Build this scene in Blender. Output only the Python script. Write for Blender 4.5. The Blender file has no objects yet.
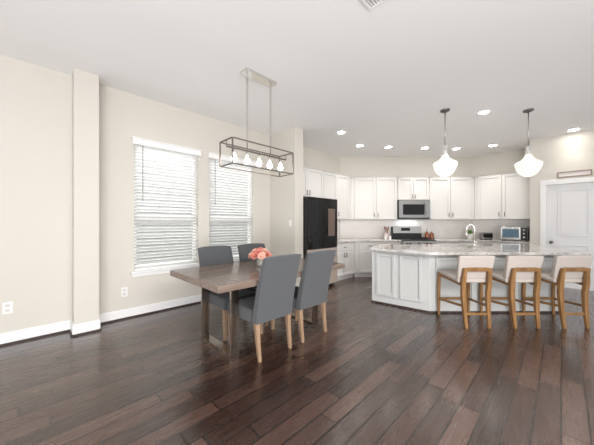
import bpy, bmesh, math, random
from mathutils import Vector, Matrix
random.seed(7)
S2 = math.sqrt(0.5)
R = math.radians
scene = bpy.context.scene
C = scene.collection

# ------------------------------------------------------------------ camera
H = 1.28                      # camera height
cam_d = bpy.data.cameras.new('camera')
cam = bpy.data.objects.new('camera', cam_d); C.objects.link(cam)
cam_d.sensor_width = 36; cam_d.lens = 264/594*36; cam_d.shift_y = 1/594
cam_d.clip_start = 0.05
cam.location = (0, 0, H)
cam.rotation_euler = (R(90), 0, R(-45))
scene.camera = cam

# ------------------------------------------------------------------ world, exposure
w = bpy.data.worlds.new('world'); scene.world = w; w.use_nodes = True
wn = w.node_tree.nodes['Background']
wn.inputs[0].default_value = (0.985, 0.985, 1.0, 1); wn.inputs[1].default_value = 0.80
vs = scene.view_settings
vs.view_transform = 'Standard'; vs.look = 'None'; vs.gamma = 1; vs.use_curve_mapping = False
vs.exposure = 0.38

# ------------------------------------------------------------------ large lights (added fill lamps, standing in for daylight)
def area(name, loc, target, sx, sy, power, col=(1, 1, 1)):
    l = bpy.data.lights.new(name, 'AREA'); l.shape = 'RECTANGLE'; l.size = sx; l.size_y = sy
    l.energy = power; l.color = col
    o = bpy.data.objects.new(name, l); C.objects.link(o); o.location = loc
    d = Vector(target)-Vector(loc); o.rotation_euler = d.to_track_quat('-Z', 'Y').to_euler()
    return o
area('ceiling_fill_rear', (-1.2, -2.2, 0.3), (0.2, -0.8, 3.0), 4.0, 3.0, 430, (1.0, 0.985, 1.0))  # added uplight near the floor behind the camera, brightens the ceiling
area('daylight_fill_right', (0.9, -1.9, 2.3), (1.7, 0.5, 0.0), 2.0, 1.2, 55, (1.0, 0.97, 0.93)).data.spread = R(110)  # added lamp behind the camera, brightens the foreground floor
area('ceiling_fill_left', (-2.2, 0.6, 0.3), (-1.2, 1.6, 3.0), 2.5, 3.0, 25, (1.0, 0.985, 1.0))  # added uplight out of view, lifts the left part of the ceiling
area('daylight_fill_garden', (1.95, 7.2, 4.9), (1.95, 4.2, 1.5), 3.2, 1.4, 450, (1, 1, 1))  # added lamp outside, stands in for daylight so the slats glow

# ------------------------------------------------------------------ materials
def mat(name, col, rough=0.5, metal=0.0, emis=None, estr=0.0, noise=None, bump=None, coat=0, trans=0, ior=1.45, sheen=0):
    m = bpy.data.materials.new(name); m.use_nodes = True
    nt = m.node_tree; b = nt.nodes['Principled BSDF']
    b.inputs['Base Color'].default_value = (*col, 1)
    b.inputs['Roughness'].default_value = rough; b.inputs['Metallic'].default_value = metal
    b.inputs['IOR'].default_value = ior
    if coat: b.inputs['Coat Weight'].default_value = coat; b.inputs['Coat Roughness'].default_value = 0.08
    if trans: b.inputs['Transmission Weight'].default_value = trans
    if sheen: b.inputs['Sheen Weight'].default_value = sheen
    if emis: b.inputs['Emission Color'].default_value = (*emis, 1); b.inputs['Emission Strength'].default_value = estr
    tc = nt.nodes.new('ShaderNodeTexCoord')
    if noise:   # (scale vec, color2, contrast)
        mp = nt.nodes.new('ShaderNodeMapping'); mp.inputs['Scale'].default_value = noise[0]
        n = nt.nodes.new('ShaderNodeTexNoise'); n.inputs['Scale'].default_value = 1; n.inputs['Detail'].default_value = 6
        cr = nt.nodes.new('ShaderNodeValToRGB')
        lo = noise[2]
        cr.color_ramp.elements[0].position = lo; cr.color_ramp.elements[0].color = (*col, 1)
        cr.color_ramp.elements[1].position = 1-lo; cr.color_ramp.elements[1].color = (*noise[1], 1)
        nt.links.new(tc.outputs['Object'], mp.inputs[0]); nt.links.new(mp.outputs[0], n.inputs['Vector'])
        nt.links.new(n.outputs['Fac'], cr.inputs[0]); nt.links.new(cr.outputs[0], b.inputs['Base Color'])
    if bump:    # (scale, strength)
        n2 = nt.nodes.new('ShaderNodeTexNoise'); n2.inputs['Scale'].default_value = bump[0]; n2.inputs['Detail'].default_value = 3
        bp = nt.nodes.new('ShaderNodeBump'); bp.inputs['Strength'].default_value = bump[1]; bp.inputs['Distance'].default_value = 0.002
        nt.links.new(tc.outputs['Object'], n2.inputs['Vector']); nt.links.new(n2.outputs['Fac'], bp.inputs['Height'])
        nt.links.new(bp.outputs[0], b.inputs['Normal'])
    return m

M = {}
M['wall'] = mat('wall_paint', (0.635, 0.605, 0.545), 0.75, bump=(90, 0.12))
M['ceiling'] = mat('ceiling_paint', (0.88, 0.88, 0.875), 0.85, bump=(120, 0.15))
M['white'] = mat('white_trim_paint', (0.83, 0.83, 0.82), 0.4)
M['shoe'] = mat('dark_shoe_molding', (0.05, 0.035, 0.03), 0.5)
M['door'] = mat('white_door_paint', (0.75, 0.75, 0.745), 0.4)
M['cab'] = mat('white_cabinet_paint', (0.67, 0.66, 0.64), 0.38)
M['seam'] = mat('cabinet_gap', (0.30, 0.29, 0.28), 0.7)
M['island'] = mat('pale_grey_cabinet_paint', (0.52, 0.53, 0.52), 0.4)
M['pull'] = mat('dark_nickel', (0.16, 0.15, 0.14), 0.35, 1)
M['steel'] = mat('stainless_steel', (0.30, 0.295, 0.29), 0.3, 1, noise=((2, 2, 90), (0.40, 0.39, 0.38), 0.3))
M['chrome'] = mat('polished_nickel', (0.75, 0.74, 0.72), 0.12, 1)
M['blackglass'] = mat('black_glass', (0.005, 0.005, 0.006), 0.05, ior=1.4)
M['black'] = mat('black_enamel', (0.012, 0.012, 0.013), 0.35)
M['fridge_low'] = mat('champagne_glass_panel', (0.50, 0.42, 0.36), 0.22, 0.3)
M['panel_screen'] = mat('smoked_display', (0.14, 0.10, 0.085), 0.15)
M['slat'] = mat('white_blind_slat', (0.86, 0.86, 0.85), 0.5)
def slat_mat():
    m = mat('translucent_white_slat', (0.86, 0.86, 0.85), 0.5); nt = m.node_tree; b = nt.nodes['Principled BSDF']
    t = nt.nodes.new('ShaderNodeBsdfTranslucent'); t.inputs[0].default_value = (0.9, 0.9, 0.88, 1)
    mx = nt.nodes.new('ShaderNodeMixShader'); mx.inputs[0].default_value = 0.3
    nt.links.new(b.outputs[0], mx.inputs[1]); nt.links.new(t.outputs[0], mx.inputs[2]); nt.links.new(mx.outputs[0], nt.nodes['Material Output'].inputs[0])
    return m
M['thinslat'] = slat_mat()
M['siding'] = mat('pale_grey_siding', (0.36, 0.37, 0.37), 0.7)
M['gravel'] = mat('pale_gravel', (0.40, 0.38, 0.35), 0.9, bump=(20, 0.5))
M['wand'] = mat('grey_wand', (0.25, 0.25, 0.25), 0.4)
M['fabric'] = mat('slate_grey_fabric', (0.052, 0.056, 0.061), 0.95, noise=((220, 220, 220), (0.088, 0.092, 0.098), 0.3), bump=(500, 0.5), sheen=0.2)
M['oak'] = mat('light_oak', (0.23, 0.145, 0.088), 0.45, noise=((30, 30, 3), (0.32, 0.215, 0.14), 0.3))
M['honey'] = mat('honey_wood', (0.18, 0.088, 0.028), 0.4, noise=((35, 35, 4), (0.30, 0.16, 0.06), 0.3))
M['cream'] = mat('cream_upholstery', (0.47, 0.42, 0.38), 0.75, bump=(250, 0.2))
M['tabletop'] = mat('greyed_walnut', (0.145, 0.105, 0.083), 0.22, noise=((1.2, 16, 16), (0.22, 0.165, 0.135), 0.3))
M['tabframe'] = mat('brushed_bronze_steel', (0.42, 0.36, 0.31), 0.22, 1)
M['fixture'] = mat('pewter_fixture', (0.20, 0.175, 0.16), 0.4, 0.8)
M['nickel'] = mat('brushed_nickel', (0.48, 0.47, 0.45), 0.3, 1)
M['bulb'] = mat('lit_bulb', (1, 1, 1), 0.3, emis=(1.0, 0.95, 0.86), estr=14)
M['pbulb'] = mat('lit_pendant_bulb', (1, 1, 1), 0.3, emis=(1.0, 0.96, 0.9), estr=3.5)
M['lens'] = mat('lit_lens', (1, 1, 1), 0.3, emis=(1.0, 0.95, 0.89), estr=40)
M['plate'] = mat('white_plastic', (0.80, 0.79, 0.77), 0.35)
M['slot'] = mat('grey_slot', (0.6, 0.59, 0.57), 0.5)
M['ceramic'] = mat('white_ceramic', (0.78, 0.78, 0.76), 0.25)
M['canopy'] = mat('dark_pewter', (0.16, 0.155, 0.15), 0.4, 0.9)
M['green'] = mat('leaf_green', (0.06, 0.17, 0.035), 0.5, noise=((30, 30, 30), (0.16, 0.30, 0.07), 0.3))
M['coral'] = mat('coral_petals', (0.55, 0.09, 0.08), 0.6, noise=((60, 60, 60), (0.88, 0.42, 0.32), 0.38))
M['blush'] = mat('blush_petals', (0.80, 0.30, 0.22), 0.6, noise=((60, 60, 60), (0.90, 0.66, 0.54), 0.38))
M['amber'] = mat('amber_brown', (0.36, 0.10, 0.03), 0.2, coat=0.5)
M['spoon'] = mat('spoon_wood', (0.35, 0.17, 0.10), 0.5)
M['stoneware'] = mat('speckled_stoneware', (0.70, 0.64, 0.63), 0.3, noise=((60, 60, 60), (0.52, 0.42, 0.42), 0.35))
M['tint_glass'] = mat('oven_window_glass', (0.10, 0.16, 0.20), 0.05, 0.6)
M['signwood'] = mat('weathered_frame_wood', (0.30, 0.23, 0.19), 0.6)
M['signface'] = mat('pale_sign_face', (0.72, 0.67, 0.64), 0.6)
M['vent'] = mat('vent_metal', (0.62, 0.62, 0.61), 0.5)

def glass(name, tint, trans, rough=0.02, extra=None):
    m = bpy.data.materials.new(name); m.use_nodes = True; nt = m.node_tree; nt.nodes.clear()
    out = nt.nodes.new('ShaderNodeOutputMaterial'); t = nt.nodes.new('ShaderNodeBsdfTransparent'); t.inputs[0].default_value = (*tint, 1)
    g = nt.nodes.new('ShaderNodeBsdfGlossy'); g.inputs['Roughness'].default_value = rough
    mx = nt.nodes.new('ShaderNodeMixShader'); mx.inputs[0].default_value = 1-trans
    nt.links.new(t.outputs[0], mx.inputs[1]); nt.links.new(g.outputs[0], mx.inputs[2])
    last = mx
    if extra:      # milky, seeded share
        d = nt.nodes.new('ShaderNodeBsdfTranslucent'); d.inputs[0].default_value = (0.55, 0.55, 0.54, 1)
        d2 = nt.nodes.new('ShaderNodeBsdfDiffuse'); d2.inputs[0].default_value = (0.55, 0.55, 0.54, 1)
        a = nt.nodes.new('ShaderNodeAddShader'); nt.links.new(d.outputs[0], a.inputs[0]); nt.links.new(d2.outputs[0], a.inputs[1])
        m2 = nt.nodes.new('ShaderNodeMixShader')
        tc = nt.nodes.new('ShaderNodeTexCoord'); v = nt.nodes.new('ShaderNodeTexNoise'); v.inputs['Scale'].default_value = 38
        mr = nt.nodes.new('ShaderNodeMapRange'); mr.inputs[1].default_value = 0.3; mr.inputs[2].default_value = 0.7
        mr.inputs[3].default_value = extra-0.06; mr.inputs[4].default_value = extra+0.06
        nt.links.new(tc.outputs['Object'], v.inputs['Vector']); nt.links.new(v.outputs['Fac'], mr.inputs[0]); nt.links.new(mr.outputs[0], m2.inputs[0])
        nt.links.new(mx.outputs[0], m2.inputs[1]); nt.links.new(a.outputs[0], m2.inputs[2]); last = m2
    nt.links.new(last.outputs[0], out.inputs[0])
    return m
M['pane'] = glass('window_glass', (0.97, 0.98, 0.98), 0.93)
M['seeded'] = glass('seeded_glass', (0.97, 0.97, 0.96), 0.85, 0.12, 0.34)
M['vase'] = glass('vase_glass', (0.93, 0.93, 0.92), 0.75, 0.05, 0.35)

def floor_mat():
    m = bpy.data.materials.new('dark_hardwood_planks'); m.use_nodes = True; nt = m.node_tree; b = nt.nodes['Principled BSDF']
    N = nt.nodes.new; L = nt.links.new
    def math_(op, a, b_=None, c=None):
        n = N('ShaderNodeMath'); n.operation = op
        for i, v in enumerate((a, b_, c)):
            if v is None: continue
            if isinstance(v, (int, float)): n.inputs[i].default_value = v
            else: L(v, n.inputs[i])
        return n.outputs[0]
    tc = N('ShaderNodeTexCoord'); sep = N('ShaderNodeSeparateXYZ'); L(tc.outputs['Object'], sep.inputs[0])
    x, y = sep.outputs[0], sep.outputs[1]
    W = 0.127
    yr = math_('DIVIDE', y, W); row = math_('FLOOR', yr); fy = math_('FRACT', yr)
    wn1 = N('ShaderNodeTexWhiteNoise'); wn1.noise_dimensions = '1D'; L(row, wn1.inputs['W'])
    ln = math_('MULTIPLY_ADD', wn1.outputs['Value'], 0.35, 0.75)
    off = math_('MULTIPLY', wn1.outputs['Value'], 37.7)
    xr = math_('ADD', math_('DIVIDE', x, ln), off); col = math_('FLOOR', xr); fx = math_('FRACT', xr)
    cmb = N('ShaderNodeCombineXYZ'); L(col, cmb.inputs[0]); L(row, cmb.inputs[1])
    wn2 = N('ShaderNodeTexWhiteNoise'); wn2.noise_dimensions = '2D'; L(cmb.outputs[0], wn2.inputs['Vector'])
    # grain
    cmb2 = N('ShaderNodeCombineXYZ'); L(math_('MULTIPLY', x, 2.2), cmb2.inputs[0]); L(math_('MULTIPLY', y, 30), cmb2.inputs[1]); L(math_('MULTIPLY', wn2.outputs['Value'], 50), cmb2.inputs[2])
    gr = N('ShaderNodeTexNoise'); gr.inputs['Scale'].default_value = 1.0; gr.inputs['Detail'].default_value = 7; gr.inputs['Roughness'].default_value = 0.6; L(cmb2.outputs[0], gr.inputs['Vector'])
    cmb3 = N('ShaderNodeCombineXYZ'); L(math_('MULTIPLY', x, 3.0), cmb3.inputs[0]); L(math_('MULTIPLY', y, 5), cmb3.inputs[1]); L(math_('MULTIPLY', wn2.outputs['Value'], 30), cmb3.inputs[2])
    bl = N('ShaderNodeTexNoise'); bl.inputs['Scale'].default_value = 1.0; bl.inputs['Detail'].default_value = 3; L(cmb3.outputs[0], bl.inputs['Vector'])
    v = math_('ADD', math_('MULTIPLY', wn2.outputs['Value'], 0.48), math_('ADD', math_('MULTIPLY', gr.outputs['Fac'], 0.13), math_('MULTIPLY', bl.outputs['Fac'], 0.20)))
    cr = N('ShaderNodeValToRGB'); L(v, cr.inputs[0])
    e = cr.color_ramp.elements
    e[0].position = 0.14; e[0].color = (0.020, 0.010, 0.008, 1)
    e[1].position = 0.86; e[1].color = (0.118, 0.072, 0.055, 1)
    k = e.new(0.52); k.color = (0.070, 0.037, 0.027, 1)
    # seams
    dy = math_('MULTIPLY', math_('MINIMUM', fy, math_('SUBTRACT', 1.0, fy)), W)
    dx = math_('MULTIPLY', math_('MINIMUM', fx, math_('SUBTRACT', 1.0, fx)), ln)
    d = math_('MINIMUM', dx, dy)
    seam = N('ShaderNodeMapRange'); L(d, seam.inputs[0]); seam.inputs[1].default_value = 0.002; seam.inputs[2].default_value = 0.0075; seam.inputs[3].default_value = 0.05; seam.inputs[4].default_value = 1.0
    mx = N('ShaderNodeMix'); mx.data_type = 'RGBA'; mx.blend_type = 'MULTIPLY'; mx.inputs[0].default_value = 1.0
    L(cr.outputs[0], mx.inputs[6]); L(seam.outputs[0], mx.inputs[7]); L(mx.outputs[2], b.inputs['Base Color'])
    # scraped relief
    cmb4 = N('ShaderNodeCombineXYZ'); L(math_('MULTIPLY', x, 28), cmb4.inputs[0]); L(math_('MULTIPLY', y, 10), cmb4.inputs[1]); L(math_('MULTIPLY', wn2.outputs['Value'], 20), cmb4.inputs[2])
    sc = N('ShaderNodeTexNoise'); sc.inputs['Scale'].default_value = 1.0; sc.inputs['Detail'].default_value = 3; L(cmb4.outputs[0], sc.inputs['Vector'])
    bev = N('ShaderNodeMapRange'); L(d, bev.inputs[0]); bev.inputs[1].default_value = 0; bev.inputs[2].default_value = 0.008
    hgt = math_('ADD', math_('MULTIPLY', sc.outputs['Fac'], 0.12), math_('ADD', bev.outputs[0], math_('MULTIPLY', gr.outputs['Fac'], 0.02)))
    bp = N('ShaderNodeBump'); bp.inputs['Strength'].default_value = 0.4; bp.inputs['Distance'].default_value = 0.003
    L(hgt, bp.inputs['Height']); L(bp.outputs[0], b.inputs['Normal'])
    rg = N('ShaderNodeMapRange'); L(gr.outputs['Fac'], rg.inputs[0]); rg.inputs[3].default_value = 0.20; rg.inputs[4].default_value = 0.34
    L(rg.outputs[0], b.inputs['Roughness'])
    b.inputs['IOR'].default_value = 1.55
    b.inputs['Coat Weight'].default_value = 0.5; b.inputs['Coat Roughness'].default_value = 0.2
    return m
M['floor'] = floor_mat()

def granite():
    m = bpy.data.materials.new('veined_pale_granite'); m.use_nodes = True; nt = m.node_tree; b = nt.nodes['Principled BSDF']
    tc = nt.nodes.new('ShaderNodeTexCoord')
    n = nt.nodes.new('ShaderNodeTexNoise'); n.inputs['Scale'].default_value = 5; n.inputs['Detail'].default_value = 9; n.inputs['Distortion'].default_value = 1.2
    n2 = nt.nodes.new('ShaderNodeTexNoise'); n2.inputs['Scale'].default_value = 55; n2.inputs['Detail'].default_value = 4
    cr = nt.nodes.new('ShaderNodeValToRGB'); e = cr.color_ramp.elements
    e[0].position = 0.36; e[0].color = (0.46, 0.43, 0.41, 1); e[1].position = 0.56; e[1].color = (0.66, 0.64, 0.62, 1)
    cr2 = nt.nodes.new('ShaderNodeValToRGB'); e2 = cr2.color_ramp.elements
    e2[0].position = 0.36; e2[0].color = (0.45, 0.42, 0.40, 1); e2[1].position = 0.48; e2[1].color = (1, 1, 1, 1)
    mx = nt.nodes.new('ShaderNodeMix'); mx.data_type = 'RGBA'; mx.blend_type = 'MULTIPLY'; mx.inputs[0].default_value = 0.35
    L = nt.links.new
    L(tc.outputs['Object'], n.inputs['Vector']); L(tc.outputs['Object'], n2.inputs['Vector'])
    L(n.outputs['Fac'], cr.inputs[0]); L(n2.outputs['Fac'], cr2.inputs[0])
    L(cr.outputs[0], mx.inputs[6]); L(cr2.outputs[0], mx.inputs[7]); L(mx.outputs[2], b.inputs['Base Color'])
    b.inputs['Roughness'].default_value = 0.08
    return m
M['granite'] = granite()

def tile():
    m = bpy.data.materials.new('cream_subway_tile'); m.use_nodes = True; nt = m.node_tree; b = nt.nodes['Principled BSDF']
    tc = nt.nodes.new('ShaderNodeTexCoord'); sp = nt.nodes.new('ShaderNodeSeparateXYZ'); cb = nt.nodes.new('ShaderNodeCombineXYZ')
    br = nt.nodes.new('ShaderNodeTexBrick'); L = nt.links.new
    L(tc.outputs['Object'], sp.inputs[0]); L(sp.outputs[0], cb.inputs[0]); L(sp.outputs[2], cb.inputs[1]); L(cb.outputs[0], br.inputs['Vector'])
    br.inputs['Scale'].default_value = 1; br.inputs['Brick Width'].default_value = 0.15; br.inputs['Row Height'].default_value = 0.075; br.inputs['Mortar Size'].default_value = 0.0015
    br.inputs['Color1'].default_value = (0.89, 0.85, 0.81, 1); br.inputs['Color2'].default_value = (0.92, 0.885, 0.845, 1); br.inputs['Mortar'].default_value = (0.80, 0.76, 0.72, 1)
    L(br.outputs['Color'], b.inputs['Base Color']); b.inputs['Roughness'].default_value = 0.2
    return m
M['tile'] = tile()

# ------------------------------------------------------------------ mesh helpers
def obj(name, bm, m, parent=None, bevel=0, seg=2, smooth=False, autos=False):
    bmesh.ops.recalc_face_normals(bm, faces=bm.faces)
    me = bpy.data.meshes.new(name); bm.to_mesh(me); bm.free()
    me.materials.append(M[m] if isinstance(m, str) else m)
    o = bpy.data.objects.new(name, me); C.objects.link(o)
    if parent: o.parent = parent
    if smooth:
        for p in me.polygons: p.use_smooth = True
    if bevel:
        md = o.modifiers.new('bevel', 'BEVEL'); md.width = bevel; md.segments = seg; md.limit_method = 'ANGLE'; md.angle_limit = R(40)
        for p in me.polygons: p.use_smooth = True
        wn_ = o.modifiers.new('wn', 'WEIGHTED_NORMAL'); wn_.keep_sharp = True
    return o
def B(): return bmesh.new()
def box(bm, x0, x1, y0, y1, z0, z1):
    v = [bm.verts.new((x, y, z)) for z in (z0, z1) for x, y in ((x0, y0), (x1, y0), (x1, y1), (x0, y1))]
    for f in ((3, 2, 1, 0), (4, 5, 6, 7), (0, 1, 5, 4), (1, 2, 6, 5), (2, 3, 7, 6), (3, 0, 4, 7)): bm.faces.new([v[i] for i in f])
    return bm
def BX(*a): return box(B(), *a)
def hexa(bm, lo, hi):     # two rings of 4 points
    v = [bm.verts.new(p) for p in (*lo, *hi)]
    for f in ((3, 2, 1, 0), (4, 5, 6, 7), (0, 1, 5, 4), (1, 2, 6, 5), (2, 3, 7, 6), (3, 0, 4, 7)): bm.faces.new([v[i] for i in f])
    return bm
def prism(bm, poly, z0, z1):
    a = [bm.verts.new((x, y, z0)) for x, y in poly]; b = [bm.verts.new((x, y, z1)) for x, y in poly]
    n = len(poly); bm.faces.new(a[::-1]); bm.faces.new(b)
    for i in range(n): bm.faces.new((a[i], a[(i+1) % n], b[(i+1) % n], b[i]))
    return bm
def ring_prism(bm, outer, inner, z0, z1):   # polygon with a hole
    def loop(pts, z): return [bm.verts.new((x, y, z)) for x, y in pts]
    for z in (z0, z1):
        vo, vi = loop(outer, z), loop(inner, z)
        es = [bm.edges.new((l[i], l[(i+1) % len(l)])) for l in (vo, vi) for i in range(len(l))]
        bmesh.ops.triangle_fill(bm, use_beauty=True, edges=es)
        if z == z0: lo = (vo, vi)
        else:
            for A, Bv in ((lo[0], vo), (lo[1], vi)):
                for i in range(len(A)): bm.faces.new((A[i], A[(i+1) % len(A)], Bv[(i+1) % len(A)], Bv[i]))
    return bm
def tube(bm, pts, r, n=10, closed=False):
    pts = [Vector(p) for p in pts]; rings = []
    rr = r if isinstance(r, (list, tuple)) else [r]*len(pts)
    up = Vector((0, 0, 1)); prev = None
    for i, p in enumerate(pts):
        if closed: d = pts[(i+1) % len(pts)]-pts[i-1]
        else: d = (pts[min(i+1, len(pts)-1)]-pts[max(i-1, 0)])
        d.normalize()
        a = prev if prev else (up.cross(d) if abs(d.z) < 0.95 else Vector((1, 0, 0)))
        a = (a-d*a.dot(d)).normalized(); b = d.cross(a); prev = a
        rings.append([bm.verts.new(p+(a*math.cos(t)+b*math.sin(t))*rr[i]) for t in [2*math.pi*k/n for k in range(n)]])
    m = len(rings)
    for i in range(m if closed else m-1):
        A, Bv = rings[i], rings[(i+1) % m]
        for k in range(n): bm.faces.new((A[k], A[(k+1) % n], Bv[(k+1) % n], Bv[k]))
    if not closed: bm.faces.new(rings[0][::-1]); bm.faces.new(rings[-1])
    return bm
def lathe(bm, prof, n=28, c=(0, 0)):   # prof: (r, z)
    rings = []
    for r, z in prof:
        if r < 1e-5: rings.append([bm.verts.new((c[0], c[1], z))])
        else: rings.append([bm.verts.new((c[0]+r*math.cos(t), c[1]+r*math.sin(t), z)) for t in [2*math.pi*k/n for k in range(n)]])
    for A, Bv in zip(rings, rings[1:]):
        for k in range(n):
            k2 = (k+1) % n
            f = [A[k % len(A)], A[k2 % len(A)], Bv[k2 % len(Bv)], Bv[k % len(Bv)]]
            u = []
            for q in f:
                if q not in u: u.append(q)
            if len(u) > 2: bm.faces.new(u)
    return bm
def tagp(o, label, cat, group=None):
    o['label'] = label; o['category'] = cat
    if group: o['group'] = group
    return o
def thing(name, label, cat, loc=(0, 0, 0), rz=0, group=None):
    o = bpy.data.objects.new(name, None); C.objects.link(o); o.empty_display_size = 0.1
    o.location = loc; o.rotation_euler = (0, 0, rz)
    return tagp(o, label, cat, group)
def struct(name, bm, m, parent=None, bevel=0):
    o = obj(name, bm, m, parent, bevel)
    if not parent: o['kind'] = 'structure'
    return o
def dup(root, loc, rz, label):
    r = root.copy(); C.objects.link(r); r.location = loc; r.rotation_euler = (0, 0, rz); r['label'] = label
    for ch in list(root.children):
        c = ch.copy(); C.objects.link(c); c.parent = r
        for g in ch.children:
            d = g.copy(); C.objects.link(d); d.parent = c
    return r
def D(X, Y): return ((X+Y)*S2, (Y-X)*S2)        # diagonal corner frame -> room frame
def polyD(pts): return [D(*p) for p in pts]
RD = R(-45)

# ------------------------------------------------------------------ the room
CZ = 3.05
struct('floor', BX(-4, 8.6, -4, 4.4, -0.1, 0), 'floor')
struct('ceiling', BX(-4, 8.6, -4, 4.4, CZ, CZ+0.1), 'ceiling')
WY = 4.15
wins = [(0.985, 1.89), (2.076, 2.97)]; wz0, wz1 = 0.62, 2.44
bm = B()
xs = [-4, wins[0][0], wins[0][1], wins[1][0], wins[1][1], 5.752]
for i in (0, 2, 4): box(bm, xs[i], xs[i+1], WY, WY+0.14, 0, CZ)
for a, b in wins:
    box(bm, a, b, WY, WY+0.14, 0, wz0); box(bm, a, b, WY, WY+0.14, wz1, CZ)
struct('wall_left', bm, 'wall')
a0 = D((5.751-4.15)*S2, 7.0); a1 = (8.22, 1.68)
bm = B(); prism(bm, [(5.752, 4.148), (8.22, 1.68), (8.36, 1.70), (5.77, 4.29)], 0, CZ); struct('wall_diagonal', bm, 'wall')
struct('wall_kitchen_right', BX(8.22, 8.36, 0.465, 1.68, 0, CZ), 'wall')
bm = B()
dy0, dy1, dz1 = -0.545, 0.21, 2.07
box(bm, 7.45, 7.57, dy1, 0.465, 0, CZ); box(bm, 7.45, 7.57, -4, dy0, 0, CZ); box(bm, 7.45, 7.57, dy0, dy1, dz1, CZ)
box(bm, 7.57, 8.22, 0.365, 0.465, 0, CZ)
struct('wall_pantry', bm, 'wall')
struct('wall_partition', BX(3.38, 3.595, 3.43, WY, 0, CZ), 'wall')
struct('wall_column', BX(0.329, 0.56, 3.92, WY, 0, CZ), 'wall')
# baseboards
def baseb(name, runs):
    p = B(); q = B()
    for (x0, y0, x1, y1, nx, ny) in runs:        # along the wall, normal into the room
        t = 0.014
        def rect(t0, t1):
            return [(x0+nx*t0, y0+ny*t0), (x1+nx*t0, y1+ny*t0), (x1+nx*t1, y1+ny*t1), (x0+nx*t1, y0+ny*t1)]
        prism(p, rect(0, t), 0.018, 0.118); prism(p, rect(0, t*0.6), 0.118, 0.128)
        prism(q, rect(0, t+0.012), 0, 0.02)
    o = struct(name, p, 'white', bevel=0.002); obj('shoe_molding', q, 'shoe', o)
baseb('baseboard_left', [(-4, WY, 0.329, WY, 0, -1), (0.56, WY, 3.38, WY, 0, -1)])
baseb('baseboard_column', [(0.318, 3.92, 0.571, 3.92, 0, -1), (0.56, 3.92, 0.56, WY, 1, 0), (0.329, 3.92, 0.329, WY, -1, 0)])
baseb('baseboard_partition', [(3.38, 3.43, 3.38, WY, -1, 0), (3.38, 3.43, 3.595, 3.43, 0, -1)])
baseb('baseboard_pantry', [(7.45, 0.31, 7.45, 0.465, -1, 0), (7.45, -4, 7.45, -0.65, -1, 0)])
# backsplash
def splash(name, p0, rz, L, z1=1.37):
    o = struct(name, BX(0, L, -0.008, 0, 0.886, z1), 'tile'); o.location = (*p0, 0); o.rotation_euler = (0, 0, rz)
splash('wall_backsplash_left', (4.53, WY), 0, 1.21)
x_, y_ = D(1.14, 7.0); splash('wall_backsplash_diagonal', (x_, y_), RD, 3.48, 1.37)
splash('wall_backsplash_right', (8.22, 1.66), R(-90), 1.19)

# windows
for i, (a, b) in enumerate(wins):
    fr = B(); y0, y1 = WY+0.075, WY+0.125; fw = 0.045
    box(fr, a, a+fw, y0, y1, wz0, wz1); box(fr, b-fw, b, y0, y1, wz0, wz1)
    box(fr, a+fw, b-fw, y0, y1, wz0, wz0+fw+0.02); box(fr, a+fw, b-fw, y0, y1, wz1-fw, wz1)
    box(fr, a+fw, b-fw, y0-0.012, y1, 1.33, 1.40)
    f = struct('window_%d' % (i+1), fr, 'white')
    obj('pane', BX(a+fw, b-fw, y0+0.025, y0+0.029, wz0+fw, wz1-fw), 'pane', f)
    s = B(); box(s, a-0.05, b+0.045, WY-0.055, WY+0.07, wz0-0.022, wz0+0.002)
    box(s, a-0.03, b+0.025, WY-0.018, WY, wz0-0.075, wz0-0.022)
    obj('window_sill', s, 'white', f, bevel=0.004)

b = B(); hgt_ = 0.18
for k in range(32): hexa(b, [(-6, 8.0-0.02, k*hgt_), (14, 8.0-0.02, k*hgt_), (14, 8.3, k*hgt_), (-6, 8.3, k*hgt_)], [(-6, 8.0, (k+1)*hgt_), (14, 8.0, (k+1)*hgt_), (14, 8.3, (k+1)*hgt_), (-6, 8.3, (k+1)*hgt_)])
struct('wall_neighbour', b, 'siding')
struct('ground', BX(-6, 14, 4.42, 8.3, -0.3, -0.12), 'gravel')
# door
d = struct('door_1', BX(7.475, 7.515, dy0+0.004, dy1-0.004, 0.012, dz1-0.006), 'door')
pn = B()
for z0, z1 in ((1.03, 1.945), (0.24, 0.86)):
    for (ya, yb, za, zb) in ((-0.38, 0.05, z0, z0+0.022), (-0.38, 0.05, z1-0.022, z1), (-0.38, -0.358, z0+0.022, z1-0.022), (0.028, 0.05, z0+0.022, z1-0.022)):
        box(pn, 7.463, 7.475, ya, yb, za, zb)
    box(pn, 7.468, 7.475, -0.335, 0.005, z0+0.045, z1-0.045)
obj('panel_molding', pn, 'door', d, bevel=0.004)
kb = B(); lathe(kb, [(0, 0), (0.028, 0.001), (0.028, 0.007), (0.011, 0.011), (0.011, 0.03), (0.026, 0.038), (0.03, 0.05), (0.024, 0.062), (0, 0.065)], 20)
bmesh.ops.transform(kb, matrix=Matrix.Translation((7.475, 0.14, 0.90)) @ Matrix.Rotation(R(-90), 4, 'Y'), verts=kb.verts)
obj('door_knob', kb, 'pull', d, smooth=True)
t = B()
box(t, 7.428, 7.45, dy1, 0.305, 0, 2.065); box(t, 7.428, 7.45, dy0-0.095, dy0, 0, 2.065); box(t, 7.428, 7.45, dy0-0.095, 0.305, 2.065, 2.155)
struct('trim_1', t, 'white', bevel=0.005)

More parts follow.
